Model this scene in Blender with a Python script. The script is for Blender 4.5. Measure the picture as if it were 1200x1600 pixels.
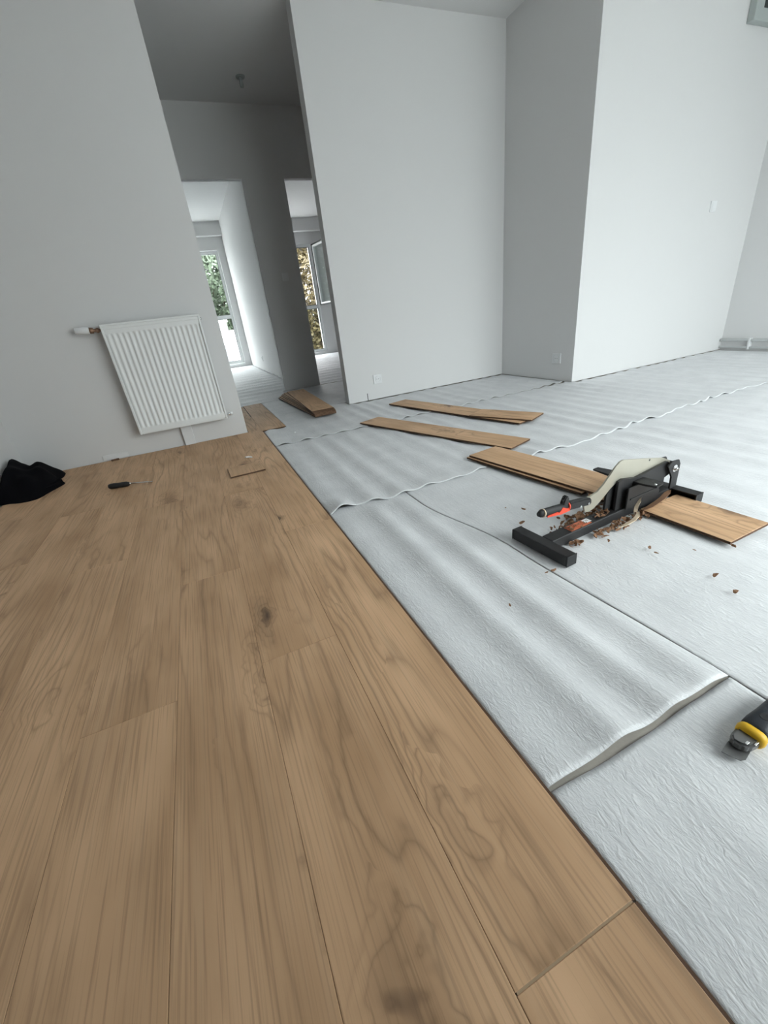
import bpy, bmesh, math, random
from mathutils import Vector, Matrix
random.seed(7)
SC = bpy.context.scene
for o in list(bpy.data.objects): bpy.data.objects.remove(o)
COL = SC.collection
PI = math.pi
# ------------------------------------------------------------------ camera
R = Matrix(((0.9084673468891226, 0.2704795618674799, -0.31863440844989566),
            (-0.40242490874459497, 0.36017557200776495, -0.8416220946189469),
            (-0.11287724508572655, 0.892812614125078, 0.4360554593179649)))
cd = bpy.data.cameras.new('camera'); cam = bpy.data.objects.new('camera', cd); COL.objects.link(cam)
cam.matrix_world = Matrix.Translation((0, 0, .75)) @ R.to_4x4()
cd.sensor_fit = 'VERTICAL'; cd.sensor_height = 24; cd.lens = 640.22 / 1600 * 24
cd.clip_start = .02; cd.clip_end = 200
SC.camera = cam
# ------------------------------------------------------------------ world: even overcast sky
W = bpy.data.worlds.new('overcast'); SC.world = W; W.use_nodes = True
nt = W.node_tree; nt.nodes.clear()
wo = nt.nodes.new('ShaderNodeOutputWorld'); bg = nt.nodes.new('ShaderNodeBackground')
tc = nt.nodes.new('ShaderNodeTexCoord'); sp = nt.nodes.new('ShaderNodeSeparateXYZ'); cr = nt.nodes.new('ShaderNodeValToRGB')
nt.links.new(tc.outputs['Generated'], sp.inputs[0]); nt.links.new(sp.outputs[2], cr.inputs[0])
cr.color_ramp.elements[0].position = 0; cr.color_ramp.elements[0].color = (.25, .256, .262, 1)
cr.color_ramp.elements[1].position = 1; cr.color_ramp.elements[1].color = (.965, .98, 1.0, 1)
nt.links.new(cr.outputs[0], bg.inputs[0]); bg.inputs[1].default_value = 17.3
nt.links.new(bg.outputs[0], wo.inputs[0])
SC.view_settings.view_transform = 'Standard'; SC.view_settings.look = 'None'
SC.view_settings.gamma = 1; SC.view_settings.use_curve_mapping = False
SC.view_settings.exposure = 0.0
def portal(x, y, z, sx, sz, ry):          # sampling aid for the sky seen through a window opening
    l = bpy.data.lights.new('daylight', 'AREA'); l.shape = 'RECTANGLE'; l.size = sx; l.size_y = sz
    l.cycles.is_portal = True
    o = bpy.data.objects.new('daylight', l); COL.objects.link(o); o.location = (x, y, z); o.rotation_euler = (PI/2 if ry > 0 else -PI/2, 0, 0)
WX0, WX1, WZ0, WZ1, WY = 1.22, 4.7, .04, 2.40, -.90      # the big window behind the camera
portal((WX0+WX1)/2, WY-.02, (WZ0+WZ1)/2, WX1-WX0, WZ1-WZ0, 1)
portal(.115, 10.5, 1.2, 1.8, 2.3, -1)
portal(2.35, 10.5, 1.2, 1.3, 2.3, -1)

# ------------------------------------------------------------------ materials
def mat(name, color, rough=.6, metal=0., bump=None, vary=0., spec=.5, coat=0.):
    m = bpy.data.materials.new(name); m.use_nodes = True; t = m.node_tree; b = t.nodes['Principled BSDF']
    b.inputs['Base Color'].default_value = (*color, 1); b.inputs['Roughness'].default_value = rough
    b.inputs['Metallic'].default_value = metal; b.inputs['Specular IOR Level'].default_value = spec
    tcn = t.nodes.new('ShaderNodeTexCoord')
    if vary:
        n = t.nodes.new('ShaderNodeTexNoise'); n.inputs['Scale'].default_value = 9; n.inputs['Detail'].default_value = 5
        t.links.new(tcn.outputs['Object'], n.inputs['Vector'])
        mx = t.nodes.new('ShaderNodeMix'); mx.data_type = 'RGBA'
        t.links.new(n.outputs[0], mx.inputs[0])
        mx.inputs[6].default_value = (*[c*(1-vary) for c in color], 1); mx.inputs[7].default_value = (*[min(1, c*(1+vary)) for c in color], 1)
        t.links.new(mx.outputs[2], b.inputs['Base Color'])
    if bump:
        sc, st = bump
        n2 = t.nodes.new('ShaderNodeTexNoise'); n2.inputs['Scale'].default_value = sc; n2.inputs['Detail'].default_value = 4
        t.links.new(tcn.outputs['Object'], n2.inputs['Vector'])
        bp = t.nodes.new('ShaderNodeBump'); bp.inputs['Strength'].default_value = st; bp.inputs['Distance'].default_value = .002
        t.links.new(n2.outputs[0], bp.inputs['Height']); t.links.new(bp.outputs[0], b.inputs['Normal'])
    return m
M = {}
M['paint'] = mat('wall paint', (.68, .68, .68), .85, bump=(220, .15))
M['ceiling'] = mat('ceiling paint', (.70, .70, .70), .9, bump=(160, .15))
M['plastic'] = mat('white plastic', (.74, .75, .76), .4)
M['white_metal'] = mat('white enamel', (.80, .82, .82), .35)
M['frame'] = mat('window frame white', (.78, .80, .80), .4)
M['concrete'] = mat('concrete', (.40, .37, .33), .9, bump=(60, .5), vary=.2)
M['hdf'] = mat('fibreboard core', (.10, .052, .028), .8, bump=(300, .3), vary=.2)
M['hdf_light'] = mat('fibreboard tongue', (.42, .30, .19), .8)
M['black_steel'] = mat('black powder coat', (.010, .010, .011), .55, bump=(500, .1), vary=.2)
M['black_rubber'] = mat('black rubber', (.01, .01, .011), .6, bump=(300, .2))
M['steel'] = mat('bare steel', (.45, .43, .36), .40, .6, bump=(40, .05), vary=.1)
M['zinc'] = mat('zinc plated steel', (.7, .7, .7), .25, 1.)
M['red'] = mat('orange red rubber', (.75, .07, .03), .5)
M['brass'] = mat('aged brass', (.30, .19, .13), .45, .7)
M['chrome'] = mat('chrome', (.7, .7, .7), .2, 1.)
M['cloth'] = mat('black cloth', (.0035, .0035, .005), .95, bump=(90, .5), spec=.1)
M['yellow'] = mat('yellow rubber', (.80, .47, .02), .45)
M['navy'] = mat('dark grip rubber', (.012, .016, .024), .5, bump=(200, .2))
M['knife_grey'] = mat('grey holder', (.18, .18, .18), .35, .5)
M['chip'] = mat('wood chip', (.22, .115, .06), .85, bump=(200, .6), vary=.45)
M['chip_light'] = mat('pale wood splinter', (.72, .58, .43), .8, bump=(200, .4), vary=.2)
M['dark'] = mat('dark gasket', (.015, .02, .02), .5)
M['grille'] = mat('grey green plastic', (.40, .44, .43), .5)
M['trunk'] = mat('bark', (.10, .075, .05), .9, bump=(20, .8), vary=.3)
M['leaf_green'] = mat('green leaves', (.072, .098, .062), .6, vary=.5)
M['leaf_autumn'] = mat('autumn leaves', (.085, .068, .028), .6, vary=.6)
M['outside_wall'] = mat('render white', (.85, .85, .84), .9, vary=.05)
M['outside_grey'] = mat('render grey', (.30, .31, .34), .9, vary=.05)
M['paving'] = mat('pale paving', (.22, .22, .21), .9, vary=.15)
M['terrace'] = mat('white terrace gravel', (.62, .62, .60), .9, vary=.1)
M['sticker'] = mat('worn orange label', (.50, .13, .06), .6, vary=.5)

def glass_mat(ior=1.35):
    m = bpy.data.materials.new('window glass'); m.use_nodes = True; t = m.node_tree; t.nodes.clear()
    o = t.nodes.new('ShaderNodeOutputMaterial'); mx = t.nodes.new('ShaderNodeMixShader')
    tr = t.nodes.new('ShaderNodeBsdfTransparent'); gl = t.nodes.new('ShaderNodeBsdfGlossy'); fr = t.nodes.new('ShaderNodeFresnel')
    tr.inputs[0].default_value = (.93, .96, .95, 1); gl.inputs['Roughness'].default_value = .02; fr.inputs[0].default_value = ior
    ge = t.nodes.new('ShaderNodeNewGeometry'); ml = t.nodes.new('ShaderNodeMath'); ml.operation = 'MULTIPLY'; iv = t.nodes.new('ShaderNodeMath'); iv.operation = 'SUBTRACT'; iv.inputs[0].default_value = 1
    t.links.new(ge.outputs['Backfacing'], iv.inputs[1]); t.links.new(fr.outputs[0], ml.inputs[0]); t.links.new(iv.outputs[0], ml.inputs[1]); t.links.new(ml.outputs[0], mx.inputs[0]); t.links.new(tr.outputs[0], mx.inputs[1]); t.links.new(gl.outputs[0], mx.inputs[2])
    t.links.new(mx.outputs[0], o.inputs[0]); return m
M['glass'] = glass_mat(); M['glass_low'] = glass_mat(1.12)

class NB:
    def __init__(s, t): s.t = t
    def n(s, k, **kw):
        n = s.t.nodes.new(k)
        for a, b in kw.items(): setattr(n, a, b)
        return n
    def link(s, a, b): s.t.links.new(a, b)
    def math(s, op, a, b=None, c=None, clamp=False):
        n = s.n('ShaderNodeMath', operation=op); n.use_clamp = clamp
        for i, v in enumerate((a, b, c)):
            if v is None: continue
            if isinstance(v, (int, float)): n.inputs[i].default_value = v
            else: s.link(v, n.inputs[i])
        return n.outputs[0]
    def vec(s, op, a, b):
        n = s.n('ShaderNodeVectorMath', operation=op)
        for i, v in enumerate((a, b)):
            if isinstance(v, tuple): n.inputs[i].default_value = v
            else: s.link(v, n.inputs[i])
        return n.outputs[0]
    def noise(s, v, sc, det=3, rough=.5, dist=0):
        n = s.n('ShaderNodeTexNoise'); n.inputs['Scale'].default_value = sc; n.inputs['Detail'].default_value = det
        n.inputs['Roughness'].default_value = rough; n.inputs['Distortion'].default_value = dist
        s.link(v, n.inputs['Vector']); return n.outputs[0]
    def mix(s, f, a, b, mode='MIX'):
        n = s.n('ShaderNodeMix', data_type='RGBA', blend_type=mode)
        if isinstance(f, (int, float)): n.inputs[0].default_value = f
        else: s.link(f, n.inputs[0])
        for i, v in ((6, a), (7, b)):
            if isinstance(v, tuple): n.inputs[i].default_value = (*v, 1)
            else: s.link(v, n.inputs[i])
        return n.outputs[2]

def wood_mat():
    m = bpy.data.materials.new('oak laminate'); m.use_nodes = True; t = m.node_tree; b = t.nodes['Principled BSDF']; N = NB(t)
    tcn = N.n('ShaderNodeTexCoord'); oi = N.n('ShaderNodeObjectInfo')
    rv = N.math('MULTIPLY', oi.outputs['Random'], 41.7)
    cx = N.n('ShaderNodeCombineXYZ'); N.link(rv, cx.inputs[0]); N.link(N.math('MULTIPLY', oi.outputs['Random'], 77.3), cx.inputs[1]); 
    P = N.vec('ADD', tcn.outputs['Object'], cx.outputs[0])
    # knots: sparse cells in plank space
    vo = N.n('ShaderNodeTexVoronoi'); vo.feature = 'F1'; vo.inputs['Scale'].default_value = 1.0
    wn = N.n('ShaderNodeTexNoise'); wn.inputs['Scale'].default_value = 14; N.link(P, wn.inputs['Vector'])
    wv = N.vec('MULTIPLY', N.vec('SUBTRACT', wn.outputs['Color'], (.5, .5, .5)), (.17, .17, 0))
    N.link(N.vec('ADD', N.vec('MULTIPLY', P, (6.0, 2.3, 0.01)), N.vec('MULTIPLY', wv, (3.5, 1.5, 0))), vo.inputs['Vector'])
    d = vo.outputs['Distance']
    sc = N.n('ShaderNodeSeparateColor'); N.link(vo.outputs['Color'], sc.inputs[0])
    on = N.math('GREATER_THAN', sc.outputs[0], .34)
    kr = N.math('MULTIPLY', N.math('ADD', N.math('MULTIPLY', sc.outputs[1], .9), .5), on)   # knot strength
    fall = N.math('POWER', N.math('SUBTRACT', 1.0, N.math('MULTIPLY', d, 1.9), clamp=True), 2.0)
    push = N.math('MULTIPLY', fall, kr)
    core = N.math('MULTIPLY', N.math('SUBTRACT', 1.0, N.math('MULTIPLY', d, 8.0), clamp=True), kr, clamp=True)
    halo = N.math('MULTIPLY', N.math('SUBTRACT', 1.0, N.math('MULTIPLY', d, 3.2), clamp=True), kr, clamp=True)
    # cathedral grain: contour lines of a slow field pulled out along the plank
    f1 = N.noise(N.vec('MULTIPLY', P, (5.0, .5, 1)), 1.0, 2.0, .42)
    sx = N.n('ShaderNodeSeparateXYZ'); N.link(P, sx.inputs[0])
    fld = N.math('ADD', N.math('MULTIPLY', f1, 15.0), N.math('MULTIPLY', push, 5.0))
    fld = N.math('ADD', fld, N.math('MULTIPLY', sx.outputs[0], 14.0))
    fld = N.math('ADD', fld, N.math('MULTIPLY', N.noise(N.vec('MULTIPLY', P, (60, 9, 1)), 1, 2), .35))
    s1 = N.math('FRACT', fld)
    tri = N.math('POWER', N.math('ABSOLUTE', N.math('SUBTRACT', N.math('MULTIPLY', s1, 2), 1)), 4.0)
    area = N.noise(N.vec('MULTIPLY', P, (4.2, .8, 1)), 1.0, 1.5)
    areaw = N.math('MULTIPLY', N.math('SUBTRACT', area, .36, clamp=True), 4.0, clamp=True)
    ring = N.math('MULTIPLY', tri, N.math('MAXIMUM', areaw, N.math('MULTIPLY', halo, 2.0, clamp=True)))
    fine = N.noise(N.vec('MULTIPLY', P, (260, 4, 1)), 1.0, 2, .5)
    mid = N.noise(N.vec('MULTIPLY', P, (75, 2.6, 1)), 1.0, 3, .6)
    big = N.noise(N.vec('MULTIPLY', P, (7, 2.2, 1)), 1.0, 3, .5)
    base = N.mix(N.math('MULTIPLY', N.math('SUBTRACT', big, .28), 2.0, clamp=True), (.48, .292, .160), (.74, .48, .288))
    base = N.mix(N.math('MULTIPLY', ring, .6), base, (.235, .138, .074))
    fm = N.math('MULTIPLY', N.math('SUBTRACT', fine, .50, clamp=True), 5.5, clamp=True)
    base = N.mix(N.math('MULTIPLY', fm, .42), base, (.24, .145, .08))
    mm = N.math('MULTIPLY', N.math('SUBTRACT', mid, .5, clamp=True), 3.2, clamp=True)
    base = N.mix(N.math('MULTIPLY', mm, .28), base, (.60, .43, .28))
    base = N.mix(N.math('MULTIPLY', halo, .55), base, (.155, .088, .048))
    base = N.mix(N.math('POWER', N.math('MULTIPLY', core, 1.35, clamp=True), .7), base, (.085, .052, .036))
    # plank to plank tone
    hv = N.n('ShaderNodeHueSaturation'); N.link(base, hv.inputs['Color'])
    N.link(N.math('ADD', N.math('MULTIPLY', oi.outputs['Random'], .10), .95), hv.inputs['Value'])
    hv.inputs['Saturation'].default_value = 1.0
    N.link(hv.outputs[0], b.inputs['Base Color'])
    b.inputs['Roughness'].default_value = .58; b.inputs['Specular IOR Level'].default_value = .38
    bp = N.n('ShaderNodeBump'); bp.inputs['Strength'].default_value = .22; bp.inputs['Distance'].default_value = .0006
    N.link(fine, bp.inputs['Height']); N.link(bp.outputs[0], b.inputs['Normal'])
    return m
M['wood'] = wood_mat()

def fleece_mat():
    m = bpy.data.materials.new('white fleece underlay'); m.use_nodes = True; t = m.node_tree; b = t.nodes['Principled BSDF']; N = NB(t)
    tcn = N.n('ShaderNodeTexCoord'); oi = N.n('ShaderNodeObjectInfo')
    cx = N.n('ShaderNodeCombineXYZ'); N.link(N.math('MULTIPLY', oi.outputs['Random'], 31.0), cx.inputs[0])
    P = N.vec('ADD', tcn.outputs['Object'], cx.outputs[0])
    crk0 = N.noise(N.vec('MULTIPLY', P, (85, 36, 1)), 1.0, 3, .6, .35)
    crk = N.math('MULTIPLY', N.math('ABSOLUTE', N.math('SUBTRACT', crk0, .5)), 3.2)
    strk = N.noise(N.vec('MULTIPLY', P, (120, 7, 1)), 1.0, 3, .5, .3)
    blot = N.noise(P, 7, 4, .5); fib = N.noise(P, 420, 2, .6)
    c = N.mix(N.math('MULTIPLY', N.math('SUBTRACT', blot, .3), 2.2, clamp=True), (.645, .655, .67), (.75, .76, .775))
    c = N.mix(N.math('MULTIPLY', N.math('SUBTRACT', strk, .52, clamp=True), 2.0, clamp=True), c, (.50, .515, .54))
    c = N.mix(N.math('MULTIPLY', crk, .55, clamp=True), c, (.80, .805, .82))
    N.link(c, b.inputs['Base Color']); b.inputs['Roughness'].default_value = .5; b.inputs['Specular IOR Level'].default_value = .5
    h = N.math('ADD', N.math('ADD', crk, N.math('MULTIPLY', strk, .6)), N.math('MULTIPLY', fib, .15))
    bp = N.n('ShaderNodeBump'); bp.inputs['Strength'].default_value = .6; bp.inputs['Distance'].default_value = .0021
    N.link(h, bp.inputs['Height']); N.link(bp.outputs[0], b.inputs['Normal'])
    return m
M['fleece'] = fleece_mat()

# ------------------------------------------------------------------ helpers
def link(name, me, mats, parent=None, loc=(0, 0, 0), rot=(0, 0, 0), smooth=False):
    o = bpy.data.objects.new(name, me); COL.objects.link(o); o.location = loc; o.rotation_euler = rot
    if mats is not None:
        for k in (mats if isinstance(mats, (list, tuple)) else [mats]): me.materials.append(M[k] if isinstance(k, str) else k)
    if parent: o.parent = parent
    if smooth:
        for p in me.polygons: p.use_smooth = True
    return o
def fin(name, bm, mats, parent=None, loc=(0, 0, 0), rot=(0, 0, 0), smooth=False):
    bmesh.ops.recalc_face_normals(bm, faces=bm.faces)
    me = bpy.data.meshes.new(name); bm.to_mesh(me); bm.free()
    return link(name, me, mats, parent, loc, rot, smooth)
def box(bm, a, b, bev=0, mi=0):
    vs = [bm.verts.new((x, y, z)) for x in (a[0], b[0]) for y in (a[1], b[1]) for z in (a[2], b[2])]
    fs = [bm.faces.new([vs[i] for i in q]) for q in ((0, 1, 3, 2), (4, 6, 7, 5), (0, 4, 5, 1), (2, 3, 7, 6), (0, 2, 6, 4), (1, 5, 7, 3))]
    for f in fs: f.material_index = mi
    if bev:
        es = list({e for f in fs for e in f.edges})
        bmesh.ops.bevel(bm, geom=es, offset=bev, segments=2, affect='EDGES', profile=.5)
    return fs
def boxo(name, a, b, m, parent=None, bev=0, **k):
    bm = bmesh.new(); box(bm, a, b, bev); return fin(name, bm, m, parent, **k)
def prism(bm, pts, t0, t1, axis='y', bev=0, mi=0):
    def P(u, w, t):
        return (u, t, w) if axis == 'y' else ((u, w, t) if axis == 'z' else (t, u, w))
    a = [bm.verts.new(P(u, w, t0)) for u, w in pts]; b = [bm.verts.new(P(u, w, t1)) for u, w in pts]
    fs = [bm.faces.new(a), bm.faces.new(b[::-1])]
    n = len(pts)
    for i in range(n): fs.append(bm.faces.new((a[i], b[i], b[(i+1) % n], a[(i+1) % n])))
    for f in fs: f.material_index = mi
    if bev:
        bmesh.ops.bevel(bm, geom=list({e for f in fs for e in f.edges}), offset=bev, segments=2, affect='EDGES')
def tube(bm, pts, rs, seg=12, cap=True, mi=0):
    pts = [Vector(p) for p in pts]
    if not hasattr(rs, '__len__'): rs = [rs]*len(pts)
    rings = []; prev = None
    for i, p in enumerate(pts):
        t = (pts[min(i+1, len(pts)-1)] - pts[max(i-1, 0)]).normalized()
        if prev is None:
            u = t.orthogonal().normalized()
        else:
            u = (prev - t*prev.dot(t)).normalized()
        prev = u; v = t.cross(u)
        rings.append([bm.verts.new(p + (u*math.cos(2*PI*k/seg) + v*math.sin(2*PI*k/seg))*rs[i]) for k in range(seg)])
    for a, b in zip(rings, rings[1:]):
        for k in range(seg):
            f = bm.faces.new((a[k], a[(k+1) % seg], b[(k+1) % seg], b[k])); f.material_index = mi; f.smooth = True
    if cap:
        bm.faces.new(rings[0][::-1]); bm.faces.new(rings[-1])
def tubeo(name, pts, rs, m, parent=None, seg=14, **k):
    bm = bmesh.new(); tube(bm, pts, rs, seg); return fin(name, bm, m, parent, **k)
def tag(o, label=None, cat=None, group=None, kind=None):
    if label: o['label'] = label
    if cat: o['category'] = cat
    if group: o['group'] = group
    if kind: o['kind'] = kind
    return o
def empty(name, loc, rz=0):
    o = bpy.data.objects.new(name, None); COL.objects.link(o); o.location = loc; o.rotation_euler = (0, 0, rz); o.empty_display_size = .1
    return o
def struct(name, parts, m='paint'):
    bm = bmesh.new()
    for a, b in parts: box(bm, a, b)
    return tag(fin(name, bm, m), kind='structure')

# ------------------------------------------------------------------ room shell
XL, XA, YA, XB, YB, XC, YD, XE, H = -1.26, .229, 3.473, 1.224, 3.786, 3.0, 2.822, 5.04, 2.733
YH, HD = 5.388, 2.141
FZ = -.010
struct('wall_left', [((XL-.15, WY, FZ), (XL, YA, H))])
struct('wall_back_left', [((XL-.15, YA, FZ+.012), (XA, YA+.1, H))])
struct('wall_back_middle', [((XB, YB, FZ+.012), (XC+.1, YB+.105, H))])
struct('wall_recess', [((XC, YD+.1, FZ+.012), (XC+.1, YB, H))])
struct('wall_back_right', [((XC, YD, FZ+.012), (XE+.15, YD+.1, H))])
struct('wall_right', [((XE, WY, FZ), (XE+.15, YD, H))])
struct('wall_front', [((XL-.15, WY-.25, FZ), (WX0, WY, H)), ((WX1, WY-.25, FZ), (XE+.15, WY, H)),
                      ((WX0, WY-.25, WZ1), (WX1, WY, H)), ((WX0, WY-.25, FZ), (WX1, WY, WZ0))])
struct('ceiling', [((XL-.15, WY-.25, H), (XE+.15, YB+.105, H+.15)), ((XL-.4, YB+.105, H), (4.4, 10.75, H+.15))], 'ceiling')
struct('wall_hall_back', [((-1.5, YH, FZ), (.06, YH+.075, H)), ((.06, YH, HD), (.94, YH+.075, H)), ((.94, YH, FZ+.012), (1.385, YH+.075, H)),
                          ((1.385, YH, HD), (2.3, YH+.075, H)), ((2.3, YH, FZ), (4.3, YH+.075, H))])
struct('wall_hall_left', [((-1.5, YA+.1, FZ), (-1.4, YH, H))])
struct('wall_hall_right', [((XC+.1, YD+.1, FZ), (XC+.2, YH, H))])
struct('wall_bedroom_left', [((-1.5, YH+.075, FZ), (-1.4, 10.4, H))])
struct('wall_bedroom_divider', [((1.171, YH+.075, FZ), (1.245, 10.4, H))])
struct('wall_bedroom_right', [((4.2, YH+.075, FZ), (4.3, 10.4, H))])
W1 = (-.8, 1.03, .07, 2.27); W2 = (1.7, 3.0, .07, 2.27); BY = 10.4
struct('wall_bedroom_back', [((-1.5, BY, FZ), (W1[0], BY+.3, H)), ((W1[1], BY, FZ), (W2[0], BY+.3, H)), ((W2[1], BY, FZ), (4.3, BY+.3, H)),
                             ((W1[0], BY, FZ), (W1[1], BY+.3, W1[2])), ((W1[0], BY, W1[3]), (W1[1], BY+.3, H)),
                             ((W2[0], BY, FZ), (W2[1], BY+.3, W2[2])), ((W2[0], BY, W2[3]), (W2[1], BY+.3, H))])
struct('trim_1', [((-.6, BY-.16, 2.50), (1.171, BY, H))])       # roller shutter box
struct('trim_2', [((1.7, BY-.16, 2.50), (3.6, BY, H))])
floor = struct('floor', [((XL-.15, WY-.25, FZ-.15), (XE+.15, YB, FZ)), ((-1.5, YB, FZ-.15), (4.3, BY+.3, FZ))], 'concrete')

def ring(bm, x0, x1, z0, z1, w, y0, y1):
    box(bm, (x0, y0, z0), (x0+w, y1, z1), .003); box(bm, (x1-w, y0, z0), (x1, y1, z1), .003)
    box(bm, (x0+w, y0, z0), (x1-w, y1, z0+w), .003); box(bm, (x0+w, y0, z1-w), (x1-w, y1, z1), .003)
def gasket(bm, x0, x1, z0, z1, y0, y1, w=.012): ring(bm, x0, x1, z0, z1, w, y0, y1)
# window of the left back room: transom, big upper pane, lower pane
w1 = tag(empty('window_1', ((W1[0]+W1[1])/2, BY+.1, W1[2])), kind='structure')
w1.location = (0, 0, 0)
bm = bmesh.new(); ring(bm, W1[0], W1[1], W1[2], W1[3], .055, BY+.10, BY+.17); box(bm, (W1[0]+.055, BY+.10, 1.0), (W1[1]-.055, BY+.17, 1.075), .003)
fin('window_frame', bm, 'frame', w1)
bm = bmesh.new(); gasket(bm, W1[0]+.055, W1[1]-.055, 1.075, W1[3]-.055, BY+.095, BY+.11, .006); gasket(bm, W1[0]+.055, W1[1]-.055, W1[2]+.055, 1.0, BY+.095, BY+.11, .009)
fin('gasket', bm, 'dark', w1)
for za, zb in ((1.075, W1[3]-.055), (W1[2]+.055, 1.0)):
    boxo('pane', (W1[0]+.05, BY+.13, za-.005), (W1[1]-.05, BY+.136, zb+.005), 'glass', w1)
boxo('window_sill', (W1[0], BY-.005, W1[2]-.03), (W1[1], BY+.1, W1[2]+.004), 'frame', w1, .003)
# window of the right back room: the upper casement stands open, hinged on the right
w2 = tag(empty('window_2', (0, 0, 0)), kind='structure')
bm = bmesh.new(); ring(bm, W2[0], W2[1], W2[2], W2[3], .05, BY+.02, BY+.09); box(bm, (W2[0]+.05, BY+.02, 1.0), (W2[1]-.05, BY+.09, 1.07), .003)
fin('window_frame', bm, 'frame', w2)
bm = bmesh.new(); gasket(bm, W2[0]+.05, W2[1]-.05, W2[2]+.05, 1.0, BY+.012, BY+.03, .008); gasket(bm, W2[0]+.05, W2[1]-.05, 1.07, W2[3]-.05, BY+.012, BY+.03, .012)
fin('gasket', bm, 'dark', w2)
boxo('pane', (W2[0]+.045, BY+.05, W2[2]+.045), (W2[1]-.045, BY+.056, 1.005), 'glass', w2)
lf = empty('casement', (W2[1]+.02, BY-.01, 0), 0); lf.parent = w2; lf.rotation_euler = (0, 0, math.radians(-82))
bm = bmesh.new(); ring(bm, 0, .80, 1.06, 2.26, .05, 0, .06)
fin('casement_frame', bm, 'frame', lf)
bm = bmesh.new(); ring(bm, -.004, .80, 1.055, 2.265, .026, -.012, .0); ring(bm, -.004, .80, 1.055, 2.265, .026, .06, .072)
fin('casement_gasket', bm, 'dark', lf)
boxo('casement_pane', (.045, .03, 1.105), (.755, .036, 2.215), 'glass_low', lf)
# wide glazed bay behind the camera
w3 = tag(empty('window_3', (0, 0, 0)), kind='structure')
bm = bmesh.new(); ring(bm, WX0, WX1, WZ0, WZ1, .05, WY-.16, WY-.09)
for k in (1, 2): xx = WX0+(WX1-WX0)*k/3; box(bm, (xx-.04, WY-.16, WZ0+.05), (xx+.04, WY-.09, WZ1-.05), .003)
fin('window_frame', bm, 'frame', w3)
for k in range(3):
    a = WX0+(WX1-WX0)*k/3; b = WX0+(WX1-WX0)*(k+1)/3
    boxo('pane', (a+.045, WY-.13, WZ0+.045), (b-.045, WY-.124, WZ1-.045), 'glass', w3)

# ------------------------------------------------------------------ laid laminate planks (children of the floor)
PT, PB, ST = .004, -.0055, .1962
_pm = {}
def plank_mesh(L, Wd=ST, T=.0095, groove=True):
    key = (round(L, 4), round(Wd, 4), round(T, 4))
    if key in _pm: return _pm[key]
    bm = bmesh.new(); x, y, c = Wd/2-.0002, L/2-.0002, .0009
    def rng(xx, yy, z): return [bm.verts.new(v) for v in ((-xx, -yy, z), (xx, -yy, z), (xx, yy, z), (-xx, yy, z))]
    r = [rng(x-c, y-c, T), rng(x, y, T-c), rng(x, y, T*.55), rng(x-.0025, y-.0025, T*.5), rng(x-.0025, y-.0025, T*.35), rng(x, y, T*.3), rng(x, y, 0)]
    bm.faces.new(r[0]).material_index = 0
    for i in range(len(r)-1):
        for k in range(4):
            f = bm.faces.new((r[i][k], r[i][(k+1) % 4], r[i+1][(k+1) % 4], r[i+1][k])); f.material_index = 0 if i == 0 else 1
    bm.faces.new(r[-1][::-1]).material_index = 1
    bmesh.ops.recalc_face_normals(bm, faces=bm.faces)
    me = bpy.data.meshes.new('plank'); bm.to_mesh(me); bm.free()
    me.materials.append(M['wood']); me.materials.append(M['hdf'])
    _pm[key] = me; return me
def laid(x0, x1, y0, y1):
    o = link('plank', plank_mesh(y1-y0, x1-x0), None, floor, ((x0+x1)/2, (y0+y1)/2, PB)); return o
S4X = .3392; L = 1.38
YEND = YA-.008
starts = {0: [.141, 1.521, 2.901], 1: [.845, 2.11], 2: [1.347, 2.727], 3: [.83, 2.21], 4: [.30, 1.68, 3.06], 5: [1.02, 2.40], 6: [.52, 1.90, 3.28], 7: [1.15, 2.53], 8: [.7, 2.1]}
for c in range(9):
    x1 = S4X-c*ST; x0 = max(x1-ST, XL+.006)
    if x1-x0 < .03: continue
    js = sorted(starts[c]); lo = js[0]
    while lo > WY: lo -= L; js.insert(0, lo)
    js[0] = WY+.006
    js.append(YEND)
    for a, b in zip(js, js[1:]):
        g = .0012 if (c == 0 and abs(a-.141) < .01) else 0
        g2 = .0012 if (c == 0 and abs(b-.141) < .01) else 0
        laid(x0, x1, a+g, b-g2)
for pl in [o for o in floor.children if o.name.startswith('plank') and abs(o.location.x-(S4X-ST/2)) < .02 and o.location.y < YEND]:
    ly = max(v.co.y for v in pl.data.vertices); lx = max(v.co.x for v in pl.data.vertices)
    boxo('tongue', (lx-.0005, -ly, 0), (lx+.0075, ly, .0036), 'hdf', pl)
tg = boxo('plank_tongue', (S4X-ST+.002, .1385, PB), (S4X-.001, .1435, PT-.0012), 'hdf_light', floor)
laid(XA+.007, S4X, YEND, 4.10); laid(XA+.007, S4X-.007, 4.10, 4.74)
laid(S4X, S4X+ST-.004, 3.415, 4.79)
for k in range(4): laid(S4X-(k+1.56)*ST+.003, S4X-(k+.56)*ST, YA+.108, 4.74)

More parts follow.
